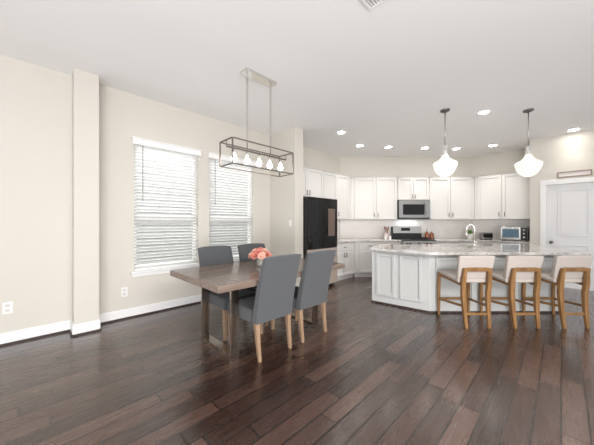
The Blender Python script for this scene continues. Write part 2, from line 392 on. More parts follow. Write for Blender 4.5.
# ceiling vent
v = thing('ceiling_vent', 'square louvered air vent set in the ceiling', 'vent', (1.82, 0.96, CZ))
fr = B()
for q in ((-0.18, 0.18, -0.18, -0.155), (-0.18, 0.18, 0.155, 0.18), (-0.18, -0.155, -0.155, 0.155), (0.155, 0.18, -0.155, 0.155)): box(fr, *q, -0.012, 0)
obj('vent_frame', fr, 'white', v)
sl = B()
for k in range(12):
    yy = -0.15+k*0.0262
    hexa(sl, [(-0.155, yy, -0.011), (0.155, yy, -0.011), (0.155, yy+0.004, -0.011), (-0.155, yy+0.004, -0.011)],
         [(-0.155, yy+0.014, -0.001), (0.155, yy+0.014, -0.001), (0.155, yy+0.018, -0.001), (-0.155, yy+0.018, -0.001)])
obj('louvers', sl, 'vent', v)
v.scale = (0.88, 0.88, 1)

# outlets, switch
def outlet(label, x, z):
    o = thing('wall_outlet', label, 'outlet', (x, WY, z), 0, 'wall outlets')
    obj('cover_plate', BX(-0.038, 0.038, -0.006, 0, -0.062, 0.062), 'plate', o, bevel=0.003)
    for zz in (-0.026, 0.026): obj('socket', BX(-0.016, 0.016, -0.0085, -0.006, zz-0.015, zz+0.015), 'slot', o, bevel=0.002)
outlet('white wall outlet left of the square column, nearest the left edge', -0.19, 0.385)
outlet('white wall outlet between the column and the first window', 0.868, 0.36)
s = thing('light_switch', 'white light switch on the end of the partition beside the refrigerator', 'switch', (3.38, 3.556, 1.285), R(-90))
obj('cover_plate', BX(-0.038, 0.038, -0.006, 0, -0.06, 0.06), 'plate', s, bevel=0.003)
obj('rocker', BX(-0.017, 0.017, -0.01, -0.006, -0.033, 0.033), 'plate', s, bevel=0.002)

# ------------------------------------------------------------------ blinds
def blind(label, a, b):
    o = thing('window_blind', label, 'blind', ((a+b)/2, WY, wz0), 0, 'white window blinds')
    hw = (b-a)/2; Hh = wz1-wz0
    v = B(); box(v, -hw-0.03, hw+0.03, -0.055, -0.002, Hh-0.075, Hh); box(v, -hw-0.038, hw+0.038, -0.066, -0.002, Hh, Hh+0.018)
    obj('valance', v, 'slat', o, bevel=0.004)
    s = B(); n = 37; zt = Hh-0.09; zb = 0.045
    for k in range(n):
        z = zb+(zt-zb)*k/(n-1); ang = -R(30); hl = 0.026
        cy, cz = 0.022, z; dyy, dzz = math.cos(ang)*hl, math.sin(ang)*hl; tx = 0.0015
        x0, x1 = -hw+0.006, hw-0.006
        hexa(s, [(x0, cy-dyy, cz-dzz-tx), (x1, cy-dyy, cz-dzz-tx), (x1, cy+dyy, cz+dzz-tx), (x0, cy+dyy, cz+dzz-tx)],
             [(x0, cy-dyy, cz-dzz+tx), (x1, cy-dyy, cz-dzz+tx), (x1, cy+dyy, cz+dzz+tx), (x0, cy+dyy, cz+dzz+tx)])
    obj('slats', s, 'thinslat', o)
    obj('bottom_rail', BX(-hw+0.006, hw-0.006, 0.0, 0.045, 0.004, 0.026), 'slat', o, bevel=0.003)
    w_ = B(); tube(w_, [(-hw+0.10, -0.02, Hh-0.08), (-hw+0.10, -0.02, Hh-0.85)], 0.0055, 8)
    obj('wand', w_, 'wand', o)
blind('white slatted blind in the left window nearer the square column', *wins[0])
blind('white slatted blind in the right window nearer the partition', *wins[1])

# ------------------------------------------------------------------ recessed lights
def can_light(label, px, py, watts=30):
    Y = 264*(CZ-H)/(223.5-py); X = (px-297)/264*Y; x, y = D(X, Y)
    o = thing('recessed_light', label, 'ceiling light', (x, y, CZ), 0, 'recessed ceiling lights')
    b = B(); lathe(b, [(0.07, -0.002), (0.075, -0.008), (0.098, -0.005), (0.1, 0)], 28); obj('trim_ring', b, 'white', o, smooth=True)
    b = B(); lathe(b, [(0, -0.004), (0.071, -0.004)], 28); obj('lens', b, 'lens', o)
    l = bpy.data.lights.new('downlight', 'SPOT'); l.energy = watts; l.spot_size = R(98); l.spot_blend = 1.0; l.shadow_soft_size = 0.07; l.color = (1, 0.95, 0.88)
    lo = bpy.data.objects.new('downlight', l); C.objects.link(lo); lo.parent = o; lo.location = (0, 0, -0.03)
for lab, px, py in (
    ('lit recessed ceiling light farthest left, above the refrigerator', 341.2, 132.3),
    ('lit recessed ceiling light second from the left, near the kitchen corner', 359.7, 145.4),
    ('lit recessed ceiling light third from the left, left of the microwave', 388.2, 147),
    ('lit recessed ceiling light just left of the left pendant, above the microwave', 425, 147.9),
    ('lit recessed ceiling light just right of the left pendant glass', 456.4, 148.7),
    ('lit recessed ceiling light along the back row between the two pendants', 493.1, 145.3),
    ('large lit recessed ceiling light near the canopies, between the two pendants', 483.8, 112.1),
    ('lit recessed ceiling light farthest right, above the pantry door', 573.7, 129.6)):
    can_light(lab, px, py, 14 if px > 560 else 42)

# ------------------------------------------------------------------ pendants
def pendant():
    o = thing('pendant_light', '', 'pendant light', (0, 0, 0), 0, 'glass pendant lights over the island')
    b = B(); lathe(b, [(0, -0.028), (0.05, -0.028), (0.066, -0.018), (0.068, 0)], 28); obj('canopy', b, 'canopy', o, smooth=True)
    b = B(); tube(b, [(0, 0, -0.02), (0, 0, -0.56)], 0.008, 10); obj('rod', b, 'nickel', o, smooth=True)
    b = B(); lathe(b, [(0, -0.56), (0.024, -0.56), (0.026, -0.63), (0.022, -0.70), (0, -0.70)], 18); obj('socket', b, 'nickel', o, smooth=True)
    prof = [(0.040, -0.555), (0.036, -0.60), (0.037, -0.65), (0.047, -0.70), (0.075, -0.75), (0.125, -0.785), (0.175, -0.808), (0.202, -0.83),
            (0.205, -0.855), (0.196, -0.90), (0.172, -0.955), (0.138, -1.005), (0.092, -1.045), (0.05, -1.062), (0.0, -1.066)]
    b = B(); lathe(b, [(q_*(0.83 if z_ < -0.72 else 0.9), z_ if z_ > -0.8 else -0.8+(z_+0.8)*0.9) for q_, z_ in prof], 40); obj('glass_shade', b, 'seeded', o, smooth=True)
    b = B(); lathe(b, [(0, -0.70), (0.018, -0.71), (0.022, -0.75), (0.042, -0.81), (0.05, -0.85), (0.036, -0.89), (0, -0.905)], 18); obj('bulb', b, 'pbulb', o, smooth=True)
    l = bpy.data.lights.new('pendant_glow', 'POINT'); l.energy = 0.6; l.shadow_soft_size = 0.05; l.color = (1, 0.95, 0.88)
    lo = bpy.data.objects.new('pendant_glow', l); C.objects.link(lo); lo.parent = o; lo.location = (0, 0, -0.95)
    return o
p = pendant(); p.location = (*D(2.31, 4.12), CZ); p['label'] = 'left of the two seeded glass pendants, hanging in front of the back wall cabinets'
dup(p, (*D(3.61, 4.12), CZ), 0, 'right of the two seeded glass pendants, hanging nearer the pantry door')

# ------------------------------------------------------------------ chandelier
ch = thing('linear_chandelier', 'open rectangular pewter frame chandelier with five lit bulbs over the dining table', 'chandelier', (1.93, 2.578, CZ))
obj('canopy', BX(-0.225, 0.225, -0.07, 0.07, -0.028, 0), 'chrome', ch, bevel=0.003)
hx, hy, z0, z1, q = 0.4425, 0.13, 1.918-CZ, 2.19-CZ, 0.0065
b = B()
for sx in (-1, 1):
    for sy in (-1, 1):
        box(b, sx*hx-q, sx*hx+q, sy*hy-q, sy*hy+q, z0, z1)
for z in (z0, z1):
    for sy in (-1, 1): box(b, -hx+q, hx-q, sy*hy-q, sy*hy+q, z-q, z+q)
    for sx in (-1, 1): box(b, sx*hx-q, sx*hx+q, -hy+q, hy-q, z-q, z+q)
obj('box_frame', b, 'fixture', ch)
b = B(); box(b, -hx+q, hx-q, -0.011, 0.011, z1-0.075, z1-0.06)
for sx in (-1, 1): tube(b, [(sx*hx*0.995, 0, z1-0.0675), (sx*hx*0.995, 0, z1)], 0.005, 8)
for cx in (-0.17, 0.177): tube(b, [(cx, 0, z1-0.06), (cx, 0, z1+0.03)], 0.006, 8)
box(b, -0.2, 0.2, -0.008, 0.008, z1+0.02, z1+0.03) if False else None
obj('socket_bar', b, 'fixture', ch)
for cx in (-0.17, 0.177):
    b = B(); z = z1+0.03; k = 0
    while z < -0.05:
        pts = [(math.sin(t)*0.012, 0, z+0.016+math.cos(t)*0.02) for t in [2*math.pi*i/10 for i in range(10)]]
        if k % 2: pts = [(0, p_[0], p_[2]) for p_ in pts]
        tube(b, [(p_[0]+cx, p_[1], p_[2]) for p_ in pts], 0.0036, 6, closed=True); z += 0.032; k += 1
    tube(b, [(cx, 0, z-0.01), (cx, 0, -0.028)], 0.006, 8)
    obj('chain', b, 'nickel', ch, smooth=True)
for cx in (-0.344, -0.172, 0, 0.165, 0.344):
    b = B(); lathe(b, [(0, z1-0.075), (0.011, z1-0.075), (0.012, z1-0.125), (0, z1-0.125)], 14, (cx, 0)); so = obj('socket', b, 'nickel', ch, smooth=True)
    zb = z1-0.125
    b = B(); lathe(b, [(0, zb), (0.012, zb-0.002), (0.016, zb-0.02), (0.029, zb-0.05), (0.032, zb-0.07), (0.023, zb-0.092), (0, zb-0.1)], 16, (cx, 0)); obj('bulb', b, 'bulb', so, smooth=True)
# ------------------------------------------------------------------ cabinets (local frame: run along +x, fronts face -y)
def w2l(poly, o, rz):
    c, s_ = math.cos(-rz), math.sin(-rz)
    return [((x-o[0])*c-(y-o[1])*s_, (x-o[0])*s_+(y-o[1])*c) for x, y in poly]
def shaker(bm, x0, x1, z0, z1, y=0, t=0.024, rail=0.058):
    box(bm, x0, x0+rail, y-t, y, z0, z1); box(bm, x1-rail, x1, y-t, y, z0, z1)
    box(bm, x0+rail, x1-rail, y-t, y, z0, z0+rail); box(bm, x0+rail, x1-rail, y-t, y, z1-rail, z1)
    box(bm, x0+rail, x1-rail, y-t+0.014, y, z0+rail, z1-rail)
    return bm
def pull(parent, x, z, vert=True, y=-0.02, L=0.10):
    b = B(); h = L/2
    if vert:
        tube(b, [(x, y-0.028, z-h), (x, y-0.028, z+h)], 0.0065, 8)
        for q_ in (-h*0.7, h*0.7): tube(b, [(x, y, z+q_), (x, y-0.028, z+q_)], 0.005, 8)
    else:
        tube(b, [(x-h, y-0.028, z), (x+h, y-0.028, z)], 0.0065, 8)
        for q_ in (-h*0.7, h*0.7): tube(b, [(x+q_, y, z), (x+q_, y-0.028, z)], 0.005, 8)
    obj('handle', b, 'pull', parent, smooth=True)
def cabinet(name, label, group, origin, rz, poly, z0, z1, doors=(), drawers=(), crown=True, kick=False, m='cab', cp=None):
    """poly: carcass plan in room coordinates; doors: (x0,x1,z0,z1,handle_x or None,handle_z)"""
    o = thing(name, label, 'cabinet', (*origin, 0), rz, group)
    lp = w2l(poly, origin, rz)
    b = B(); prism(b, lp, z0+(0.10 if kick else 0), z1)
    if kick:
        lk = [(x, max(y, 0.06)) for x, y in lp]; prism(b, lk, 0.0, z0+0.10)
    if crown: 
        prism(b, w2l(cp, origin, rz), z1, z1+0.012)
    obj('carcass', b, m, o)
    for dd in doors:
        x0, x1, a, c, hx_, hz = dd
        do = obj('door', shaker(B(), x0, x1, a, c), m, o, bevel=0.0025)
        if hx_ is not None: pull(do, hx_, hz)
    for dd in drawers:
        x0, x1, a, c = dd
        do = obj('drawer', BX(x0, x1, -0.02, 0, a, c), m, o, bevel=0.003)
        pull(do, (x0+x1)/2, (a+c)/2, False)
    return o
G1 = 'wall hung upper cabinets'
YF = 3.72; DF = 6.62; XF = 7.83          # carcass fronts
e_ = 0.028
kl = ((DF-e_)/S2-(YF-e_)-0.004, YF-e_); klD = ((kl[0]+0.008-kl[1])*S2, DF-e_)
kr = (XF-e_, (DF-e_)/S2-(XF-e_)-0.004); krD = ((kr[0]-kr[1]-0.008)*S2, DF-e_)
cl = (DF/S2-YF, YF)                        # left front corner of the diagonal run
cr_ = (XF, DF/S2-XF)
wl, wr = (5.748, 4.146), (8.216, 1.682)
ZT, ZB = 2.435, 1.38
cabinet('upper_cabinet', 'white double door upper cabinet directly over the refrigerator', G1, (3.60, YF), 0,
        [(3.60, YF), (4.522, YF), (4.522, 4.146), (3.60, 4.146)], 1.83, ZT, [(0.005, 0.415, 1.835, 2.43, 0.375, 1.92), (0.42, 0.917, 1.835, 2.43, 0.455, 1.92)],
        cp=[(3.60, YF-e_), (4.522, YF-e_), (4.522, 4.146), (3.60, 4.146)])
cabinet('upper_cabinet', 'tall white double door upper cabinet right of the refrigerator', G1, (4.527, YF), 0,
        [(4.527, YF), (cl[0]-0.003, cl[1]), (wl[0]-0.003, wl[1]), (4.527, 4.146)], ZB, ZT, [(0.003, 0.486, 1.385, 2.43, 0.45, 1.50), (0.490, 0.99, 1.385, 2.43, 0.53, 1.50)],
        cp=[(4.527, YF-e_), kl, (wl[0]-0.003, wl[1]), (4.527, 4.146)])
def XD(X): return X-clX
clX = (cl[0]-cl[1])*S2
def PD(a, b): return [D(a, DF), D(b, DF), D(b, 6.995), D(a, 6.995)]
o_ = D(clX, DF)
cabinet('upper_cabinet', 'white double door upper cabinet on the back wall left of the microwave', G1, o_, RD,
        [D(clX+0.003, DF), D(2.515, DF), D(2.515, 6.995), D(1.14, 6.995)], ZB, ZT,
        [(XD(1.44), XD(1.963), 1.385, 2.43, XD(1.925), 1.50), (XD(1.985), XD(2.50), 1.385, 2.43, XD(2.023), 1.50)],
        cp=[D(*klD), D(2.515, DF-e_), D(2.515, 6.995), D(1.14, 6.995)])
cabinet('upper_cabinet', 'short white double door upper cabinet directly over the microwave', G1, o_, RD, PD(2.52, 3.307), 1.87, ZT,
        [(XD(2.528), XD(2.906), 1.875, 2.43, XD(2.872), 1.955), (XD(2.912), XD(3.30), 1.875, 2.43, XD(2.946), 1.955)],
        cp=[D(2.52, DF-e_), D(3.307, DF-e_), D(3.307, 6.995), D(2.52, 6.995)])
crX = (cr_[0]-cr_[1])*S2
cabinet('upper_cabinet', 'white double door upper cabinet on the back wall right of the microwave', G1, o_, RD,
        [D(3.312, DF), D(crX-0.003, DF), D(4.618, 6.995), D(3.312, 6.995)], ZB, ZT,
        [(XD(3.325), XD(3.835), 1.385, 2.43, XD(3.795), 1.50), (XD(3.845), XD(4.355), 1.385, 2.43, XD(3.885), 1.50)],
        cp=[D(3.312, DF-e_), D(*krD), D(4.618, 6.995), D(3.312, 6.995)])
cabinet('upper_cabinet', 'white double door upper cabinet on the right wall above the toaster oven', G1, cr_, R(-90),
        [(XF, cr_[1]-0.004), (XF, 0.47), (8.215, 0.47), (8.215, 1.674)], ZB, ZT,
        [(0.06, 0.535, 1.385, 2.43, 0.495, 1.50), (0.555, cr_[1]-0.475, 1.385, 2.43, 0.60, 1.50)],
        cp=[kr, (XF-e_, 0.47), (8.215, 0.47), (8.215, 1.674)])
# base cabinets
G2 = 'white base cabinets along the kitchen walls'
YB, DB, XB = 3.46, 6.27, 7.56
bl_ = (DB/S2-YB, YB); br_ = (XB, DB/S2-XB); bz = 0.842
cabinet('base_cabinet', 'white base cabinet right of the refrigerator, one wide drawer over two doors', G2, (4.53, YB), 0,
        [(4.53, YB), (bl_[0]-0.003, YB), (5.735, 4.146), (4.53, 4.146)], 0, bz,
        [(0.02, 0.428, 0.115, 0.655, 0.39, 0.57), (0.434, 0.80, 0.115, 0.655, 0.472, 0.57)], [(0.06, 0.80, 0.675, 0.825)], False, True)
bX = (bl_[0]-bl_[1])*S2; ob = D(bX, DB)
cabinet('base_cabinet', 'white base cabinet between the kitchen corner and the range', G2, ob, RD,
        [D(bX+0.003, DB), D(2.475, DB), D(2.475, 6.99), D(1.14, 6.99)], 0, bz,
        [(0.10, 0.60, 0.115, 0.655, 0.56, 0.57), (0.61, 1.07, 0.115, 0.655, 0.65, 0.57)], [(0.10, 0.60, 0.675, 0.825), (0.61, 1.07, 0.675, 0.825)], False, True)
bXr = (br_[0]-br_[1])*S2
cabinet('base_cabinet', 'white base cabinet between the range and the right kitchen corner', G2, ob, RD,
        [D(3.265, DB), D(bXr-0.003, DB), D(4.61, 6.99), D(3.265, 6.99)], 0, bz,
        [(3.275-bX, 3.80-bX, 0.115, 0.655, 3.76-bX, 0.57), (3.81-bX, 4.33-bX, 0.115, 0.655, 3.85-bX, 0.57)], [(3.275-bX, 3.80-bX, 0.675, 0.825), (3.81-bX, 4.33-bX, 0.675, 0.825)], False, True)
cabinet('base_cabinet', 'white base cabinet under the toaster oven', G2, br_, R(-90),
        [(XB, br_[1]-0.003), (XB, 0.47), (8.21, 0.47), (8.21, 1.66)], 0, bz,
        [(0.08, 0.43, 0.115, 0.655, 0.39, 0.57), (0.44, 0.78, 0.115, 0.655, 0.48, 0.57)], [(0.08, 0.78, 0.675, 0.825)], False, True)
# worktops
zc0, zc1 = 0.848, 0.885
ce = 0.03
b = B()
prism(b, [(4.525, YB-ce), ((DB-ce)/S2-(YB-ce), YB-ce), D(2.475, DB-ce), D(2.475, 6.99), (5.75, 4.14), (4.525, 4.14)], zc0, zc1)
tagp(obj('countertop', b, 'granite', bevel=0.004), 'polished granite worktop running from the refrigerator to the range', 'countertop')
b = B()
prism(b, [D(3.265, DB-ce), (XB-ce, (DB-ce)/S2-(XB-ce)), (XB-ce, 0.47), (8.21, 0.47), (8.21, 1.67), D(3.265, 6.99)], zc0, zc1)
tagp(obj('countertop', b, 'granite', bevel=0.004), 'polished granite worktop running from the range to the right wall', 'countertop')

# ------------------------------------------------------------------ microwave (over the range)
mw = thing('microwave', 'stainless steel over-range microwave with a dark glass door', 'microwave', (*D(2.91, 6.56), 1.395), RD)
hw = 0.385
obj('body', BX(-hw, hw, 0, 0.425, 0, 0.465), 'black', mw, bevel=0.004)
b = B(); 
box(b, -hw, hw-0.11, -0.03, -0.001, 0.03, 0.10); box(b, -hw, hw-0.11, -0.03, -0.001, 0.36, 0.462)
box(b, -hw, -hw+0.095, -0.03, -0.001, 0.10, 0.36); box(b, hw-0.145, hw-0.11, -0.03, -0.001, 0.10, 0.36)
do = obj('door', b, 'steel', mw)
obj('door_window', BX(-hw+0.095, hw-0.145, -0.027, -0.002, 0.10, 0.36), 'blackglass', do)
b = B(); tube(b, [(hw-0.125, -0.03, 0.10), (hw-0.125, -0.065, 0.12), (hw-0.125, -0.065, 0.40), (hw-0.125, -0.03, 0.42)], 0.009, 8); obj('handle', b, 'steel', do, smooth=True)
obj('control_panel', BX(hw-0.108, hw, -0.03, -0.001, 0.03, 0.462), 'steel', mw)
obj('base_grille', BX(-hw, hw, -0.02, -0.001, 0.0, 0.028), 'black', mw)

l = bpy.data.lights.new('cooktop_lamp', 'AREA'); l.shape = 'RECTANGLE'; l.size = 0.5; l.size_y = 0.08; l.energy = 1.1; l.color = (0.85, 0.93, 1)
lo = bpy.data.objects.new('cooktop_lamp', l); C.objects.link(lo); lo.parent = mw; lo.location = (0, 0.3, -0.006)
# ------------------------------------------------------------------ range
rg = thing('gas_range', 'stainless steel gas range with a raised back panel', 'range', (*D(2.87, 6.18), 0), RD)
hw = 0.39
obj('body', BX(-hw, hw, 0.03, 0.80, 0.02, 0.875), 'steel', rg)
obj('oven_door', BX(-hw, hw, 0.0, 0.028, 0.20, 0.70), 'steel', rg, bevel=0.004)
b = B(); tube(b, [(-0.32, 0.0, 0.66), (-0.32, -0.045, 0.66), (0.32, -0.045, 0.66), (0.32, 0.0, 0.66)], 0.011, 8); obj('handle', b, 'steel', rg, smooth=True)
obj('oven_window', BX(-0.26, 0.26, -0.003, 0.0, 0.30, 0.58), 'blackglass', rg)
obj('drawer', BX(-hw, hw, 0.0, 0.028, 0.03, 0.19), 'steel', rg, bevel=0.004)
b = B(); hexa(b, [(-hw, -0.005, 0.71), (hw, -0.005, 0.71), (hw, 0.03, 0.71), (-hw, 0.03, 0.71)], [(-hw, 0.0, 0.865), (hw, 0.0, 0.865), (hw, 0.03, 0.865), (-hw, 0.03, 0.865)])
obj('control_fascia', b, 'nickel', rg)
for kx in (-0.29, -0.21, -0.02, 0.17, 0.25):
    b = B(); lathe(b, [(0, 0.035), (0.02, 0.033), (0.027, 0.008), (0.029, 0)], 16)
    bmesh.ops.transform(b, matrix=Matrix.Translation((kx, -0.005, 0.80)) @ Matrix.Rotation(R(90), 4, 'X'), verts=b.verts)
    obj('knob', b, 'black', rg, smooth=True)
obj('cooktop', BX(-hw-0.0, hw, 0.0, 0.80, 0.876, 0.892), 'black', rg, bevel=0.003)
for gx in (-0.26, 0, 0.26):
    b = B()
    for q_ in (-0.11, 0, 0.11): box(b, gx+q_-0.006, gx+q_+0.006, 0.06, 0.66, 0.915, 0.93)
    for yy in (0.06, 0.21, 0.36, 0.51, 0.648): box(b, gx-0.12, gx+0.12, yy, yy+0.012, 0.915, 0.93)
    for q_ in (-0.11, 0.11):
        for yy in (0.06, 0.645): box(b, gx+q_-0.006, gx+q_+0.006, yy, yy+0.012, 0.893, 0.915)
    obj('grate', b, 'black', rg)
for gx in (-0.26, 0.26):
    for yy in (0.21, 0.51):
        b = B(); lathe(b, [(0, 0.908), (0.035, 0.908), (0.04, 0.9), (0.045, 0.892)], 16, (gx, yy)); obj('burner', b, 'black', rg, smooth=True)
b = B(); hexa(b, [(-hw, 0.70, 0.893), (hw, 0.70, 0.893), (hw, 0.80, 0.893), (-hw, 0.80, 0.893)], [(-hw, 0.735, 1.20), (hw, 0.735, 1.20), (hw, 0.80, 1.20), (-hw, 0.80, 1.20)])
bg = obj('back_panel', b, 'black', rg, bevel=0.004)
b = B(); hexa(b, [(-hw+0.03, 0.706, 1.03), (hw-0.005, 0.706, 1.03), (hw-0.005, 0.73, 1.03), (-hw+0.03, 0.73, 1.03)], [(-hw+0.03, 0.726, 1.195), (hw-0.005, 0.726, 1.195), (hw-0.005, 0.74, 1.195), (-hw+0.03, 0.74, 1.195)])
obj('back_panel_face', b, 'nickel', bg)
b = B(); hexa(b, [(-0.15, 0.708, 1.09), (0.08, 0.708, 1.09), (0.08, 0.72, 1.09), (-0.15, 0.72, 1.09)], [(-0.15, 0.717, 1.165), (0.08, 0.717, 1.165), (0.08, 0.73, 1.165), (-0.15, 0.73, 1.165)])
obj('display', b, 'blackglass', bg)

# ------------------------------------------------------------------ refrigerator
fr_ = thing('refrigerator', 'black glass french door refrigerator with champagne lower drawers', 'refrigerator', (3.612, 3.30, 0))
W = 0.88
obj('body', BX(0, W, 0.055, 0.80, 0.02, 1.765), 'black', fr_, bevel=0.004)
for x0, x1, hx_ in ((0, W/2-0.003, 0), (W/2+0.003, W, 1)):
    do = obj('door', BX(x0, x1, 0, 0.05, 0.80, 1.78), 'blackglass', fr_, bevel=0.004)
    if hx_: obj('display_panel', BX(x0+0.13, x0+0.35, -0.002, 0.0, 1.03, 1.58), 'panel_screen', do)
for z0_, z1_ in ((0.615, 0.785), (0.06, 0.60)):
    do = obj('drawer', BX(0, W, 0, 0.05, z0_, z1_), 'fridge_low', fr_, bevel=0.004)
    obj('finger_groove', BX(0.01, W-0.01, 0.008, 0.05, z1_, z1_+0.012), 'black', do)
b = B()
for fx_ in (0.05, W-0.05):
    for fy_ in (0.10, 0.72): lathe(b, [(0, 0), (0.02, 0), (0.02, 0.02), (0, 0.02)], 12, (fx_, fy_))
obj('feet', b, 'black', fr_)

# ------------------------------------------------------------------ island
P0, P1 = (1.227, 4.32), (1.895, 3.784)
base = [P1, (3.80, 3.784), (4.24, 5.02), (1.50, 5.02), P0]
isl = thing('kitchen_island', 'large pale grey angled kitchen island with recessed panels', 'kitchen island', (*D(2.8, 4.4), 0), RD)
def IL(pts): return [(X-2.8, Y-4.4) for X, Y in pts]
def inset(poly, d_):
    n = len(poly); out = []
    for i in range(n):
        p0, p1, p2 = Vector(poly[i-1]), Vector(poly[i]), Vector(poly[(i+1) % n])
        e1 = (p1-p0).normalized(); e2 = (p2-p1).normalized()
        n1 = Vector((-e1.y, e1.x)); n2 = Vector((-e2.y, e2.x)); bis = (n1+n2).normalized(); out.append(tuple(p1+bis*d_/max(0.3, bis.dot(n1))))
    return out
ib = IL(base)
b = B(); ring_prism(b, ib, inset(ib, 0.03), 0.0, 0.842); obj('body', b, 'island', isl)
b = B(); ring_prism(b, inset(ib, -0.008), inset(ib, -0.0005), 0.0, 0.025); obj('shoe_molding', b, 'shoe', isl)
def face_panels(p, q_, spans, frame=0.045, z0=0.15, z1=0.80):
    p = Vector((*IL([p])[0], 0)); q_ = Vector((*IL([q_])[0], 0)); u = (q_-p).normalized(); n_ = Vector((u.y, -u.x, 0))
    Mx = Matrix(((u.x, -n_.x, 0, p.x), (u.y, -n_.y, 0, p.y), (0, 0, 1, 0), (0, 0, 0, 1)))
    for a, c in spans:
        b = B(); t = 0.024
        box(b, a, a+frame, -t, -0.0005, z0, z1); box(b, c-frame, c, -t, -0.0005, z0, z1)
        box(b, a+frame, c-frame, -t, -0.0005, z0, z0+frame); box(b, a+frame, c-frame, -t, -0.0005, z1-frame, z1)
        bmesh.ops.transform(b, matrix=Mx, verts=b.verts); obj('panel', b, 'island', isl, bevel=0.006)
LL = (Vector(P1)-Vector(P0)).length
face_panels(P0, P1, [(0.075, 0.375), (0.445, 0.765)], z0=0.13)
face_panels(P1, (3.80, 3.784), [(0.09, 0.64), (0.70, 1.22), (1.28, 1.82)], z0=0.13)
# worktop with sink opening
ctop = [(1.80, 3.60), (4.02, 3.60), (4.45, 5.07), (1.60, 5.07), (1.185, 4.26)]
sink = [(2.62, 4.57), (3.22, 4.57), (3.22, 4.92), (2.62, 4.92)]
b = B(); ring_prism(b, polyD(ctop), polyD(sink), zc0, zc1)
tagp(obj('island_countertop', b, 'granite', bevel=0.005), 'polished pale granite slab on top of the kitchen island', 'countertop')
sk = thing('sink', 'undermount steel sink let into the island worktop', 'sink', (*D(2.92, 4.745), 0), RD)
b = B(); x0, x1, y0, y1 = -0.31, 0.31, -0.185, 0.185
ring_prism(b, [(x0, y0), (x1, y0), (x1, y1), (x0, y1)], [(x0+0.012, y0+0.012), (x1-0.012, y0+0.012), (x1-0.012, y1-0.012), (x0+0.012, y1-0.012)], 0.66, 0.846)
box(b, x0, x1, y0, y1, 0.648, 0.66); obj('basin', b, 'steel', sk)
b = B(); lathe(b, [(0.03, 0.661), (0.04, 0.663), (0, 0.664)], 16); obj('drain', b, 'chrome', sk)
fa = thing('faucet', 'tall brushed nickel gooseneck faucet standing beside the island sink', 'faucet', (*D(3.0, 4.46), zc1), RD)
b = B(); lathe(b, [(0, 0), (0.028, 0), (0.026, 0.03), (0.016, 0.05), (0.014, 0.10), (0, 0.10)], 18); obj('base', b, 'chrome', fa, smooth=True)
b = B(); pts = [(0, 0, 0.05), (0, 0, 0.30)]+[(-0.055*(1-math.cos(t)), 0.02*(1-math.cos(t)), 0.30+0.075*math.sin(t)) for t in [math.pi*k/10 for k in range(1, 11)]]+[(-0.11, 0.04, 0.24)]
tube(b, pts, 0.0085, 10); obj('spout', b, 'chrome', fa, smooth=True)
b = B(); tube(b, [(-0.11, 0.04, 0.255), (-0.11, 0.04, 0.17)], [0.014, 0.018], 12); obj('spray_head', b, 'chrome', fa, smooth=True)
b = B(); tube(b, [(0.012, 0, 0.07), (0.08, 0, 0.10)], [0.008, 0.006], 8); obj('lever', b, 'chrome', fa, smooth=True)

# ------------------------------------------------------------------ things on the worktops
def at(px, Y): return D((px-297)/264*Y, Y)
# utensil crock
cr = thing('utensil_crock', 'speckled pale crock of wooden spoons left of the range', 'utensil holder', (*at(386.5, 6.72), zc1))
b = B(); lathe(b, [(0, 0), (0.05, 0), (0.058, 0.04), (0.058, 0.14), (0.054, 0.145), (0.05, 0.14), (0.05, 0.01), (0, 0.01)], 22); obj('crock', b, 'stoneware', cr, smooth=True)
for k, (dx_, dy_, hh) in enumerate(((-0.07, 0.0, 0.30), (-0.035, 0.02, 0.34), (0.01, -0.01, 0.31), (0.04, 0.02, 0.33), (-0.05, -0.02, 0.26))):
    b = B(); ox, oy = 0.03*math.cos(2.9-k*1.25), 0.03*math.sin(2.9-k*1.25); dx_, dy_ = ox*1.9, oy*1.9; tube(b, [(ox*0.8, oy*0.8, 0.014), (dx_*0.75, dy_*0.75, hh*0.78)], 0.006, 8)
    b2 = bmesh.ops.create_uvsphere(b, u_segments=10, v_segments=7, radius=1)['verts']
    bmesh.ops.transform(b, matrix=Matrix.Translation((dx_*0.9, dy_*0.9, hh*0.88)) @ Matrix.Diagonal((0.026, 0.01, 0.042, 1)), verts=b2)
    tagp(obj('wooden_spoon', b, 'spoon', smooth=True), ['dark wooden spoon leaning farthest left in the crock', 'tallest wooden spoon in the crock, second from left', 'middle wooden spoon in the crock', 'wooden spoon leaning right in the crock', 'shortest wooden spoon at the crock front left'][k], 'spoon', 'wooden spoons in the crock').location = (*at(386.5, 6.72), zc1)
def drinking_glass(px, label):
    g = tagp(obj('drinking_glass', lathe(B(), [(0.022, 0), (0.028, 0.09), (0.026, 0.09), (0.02, 0.006), (0, 0.006)], 16), 'vase', smooth=True), label, 'glass', 'small glasses beside the crock')
    g.location = (*at(px, 6.52), zc1)
drinking_glass(385.5, 'small clear glass in front of the utensil crock, left one'); drinking_glass(390.2, 'small clear glass right of the utensil crock, next to the range')
def amber(px, Y, r, h, label):
    g = thing('amber_bottle', label, 'bottle', (*at(px, Y), zc1), 0, 'amber bottles right of the range')
    obj('bottle', lathe(B(), [(0, 0), (r*0.95, 0), (r, h*0.1), (r, h*0.65), (r*0.7, h*0.85), (r*0.3, h*0.92), (r*0.3, h), (0, h)], 20), 'amber', g, smooth=True)
    obj('pourer', tube(B(), [(0, 0, h), (0, 0, h+0.03), (0.02, -0.01, h+0.055)], 0.007, 8), 'chrome', g, smooth=True)
amber(426.8, 6.82, 0.048, 0.20, 'reddish amber bottle standing nearer the range')
amber(431.6, 6.86, 0.055, 0.17, 'squat reddish amber bottle farther right of the range')
pl = thing('potted_plant', 'small green plant in a white pot on the back worktop behind the faucet', 'potted plant', (*at(470, 6.55), zc1))
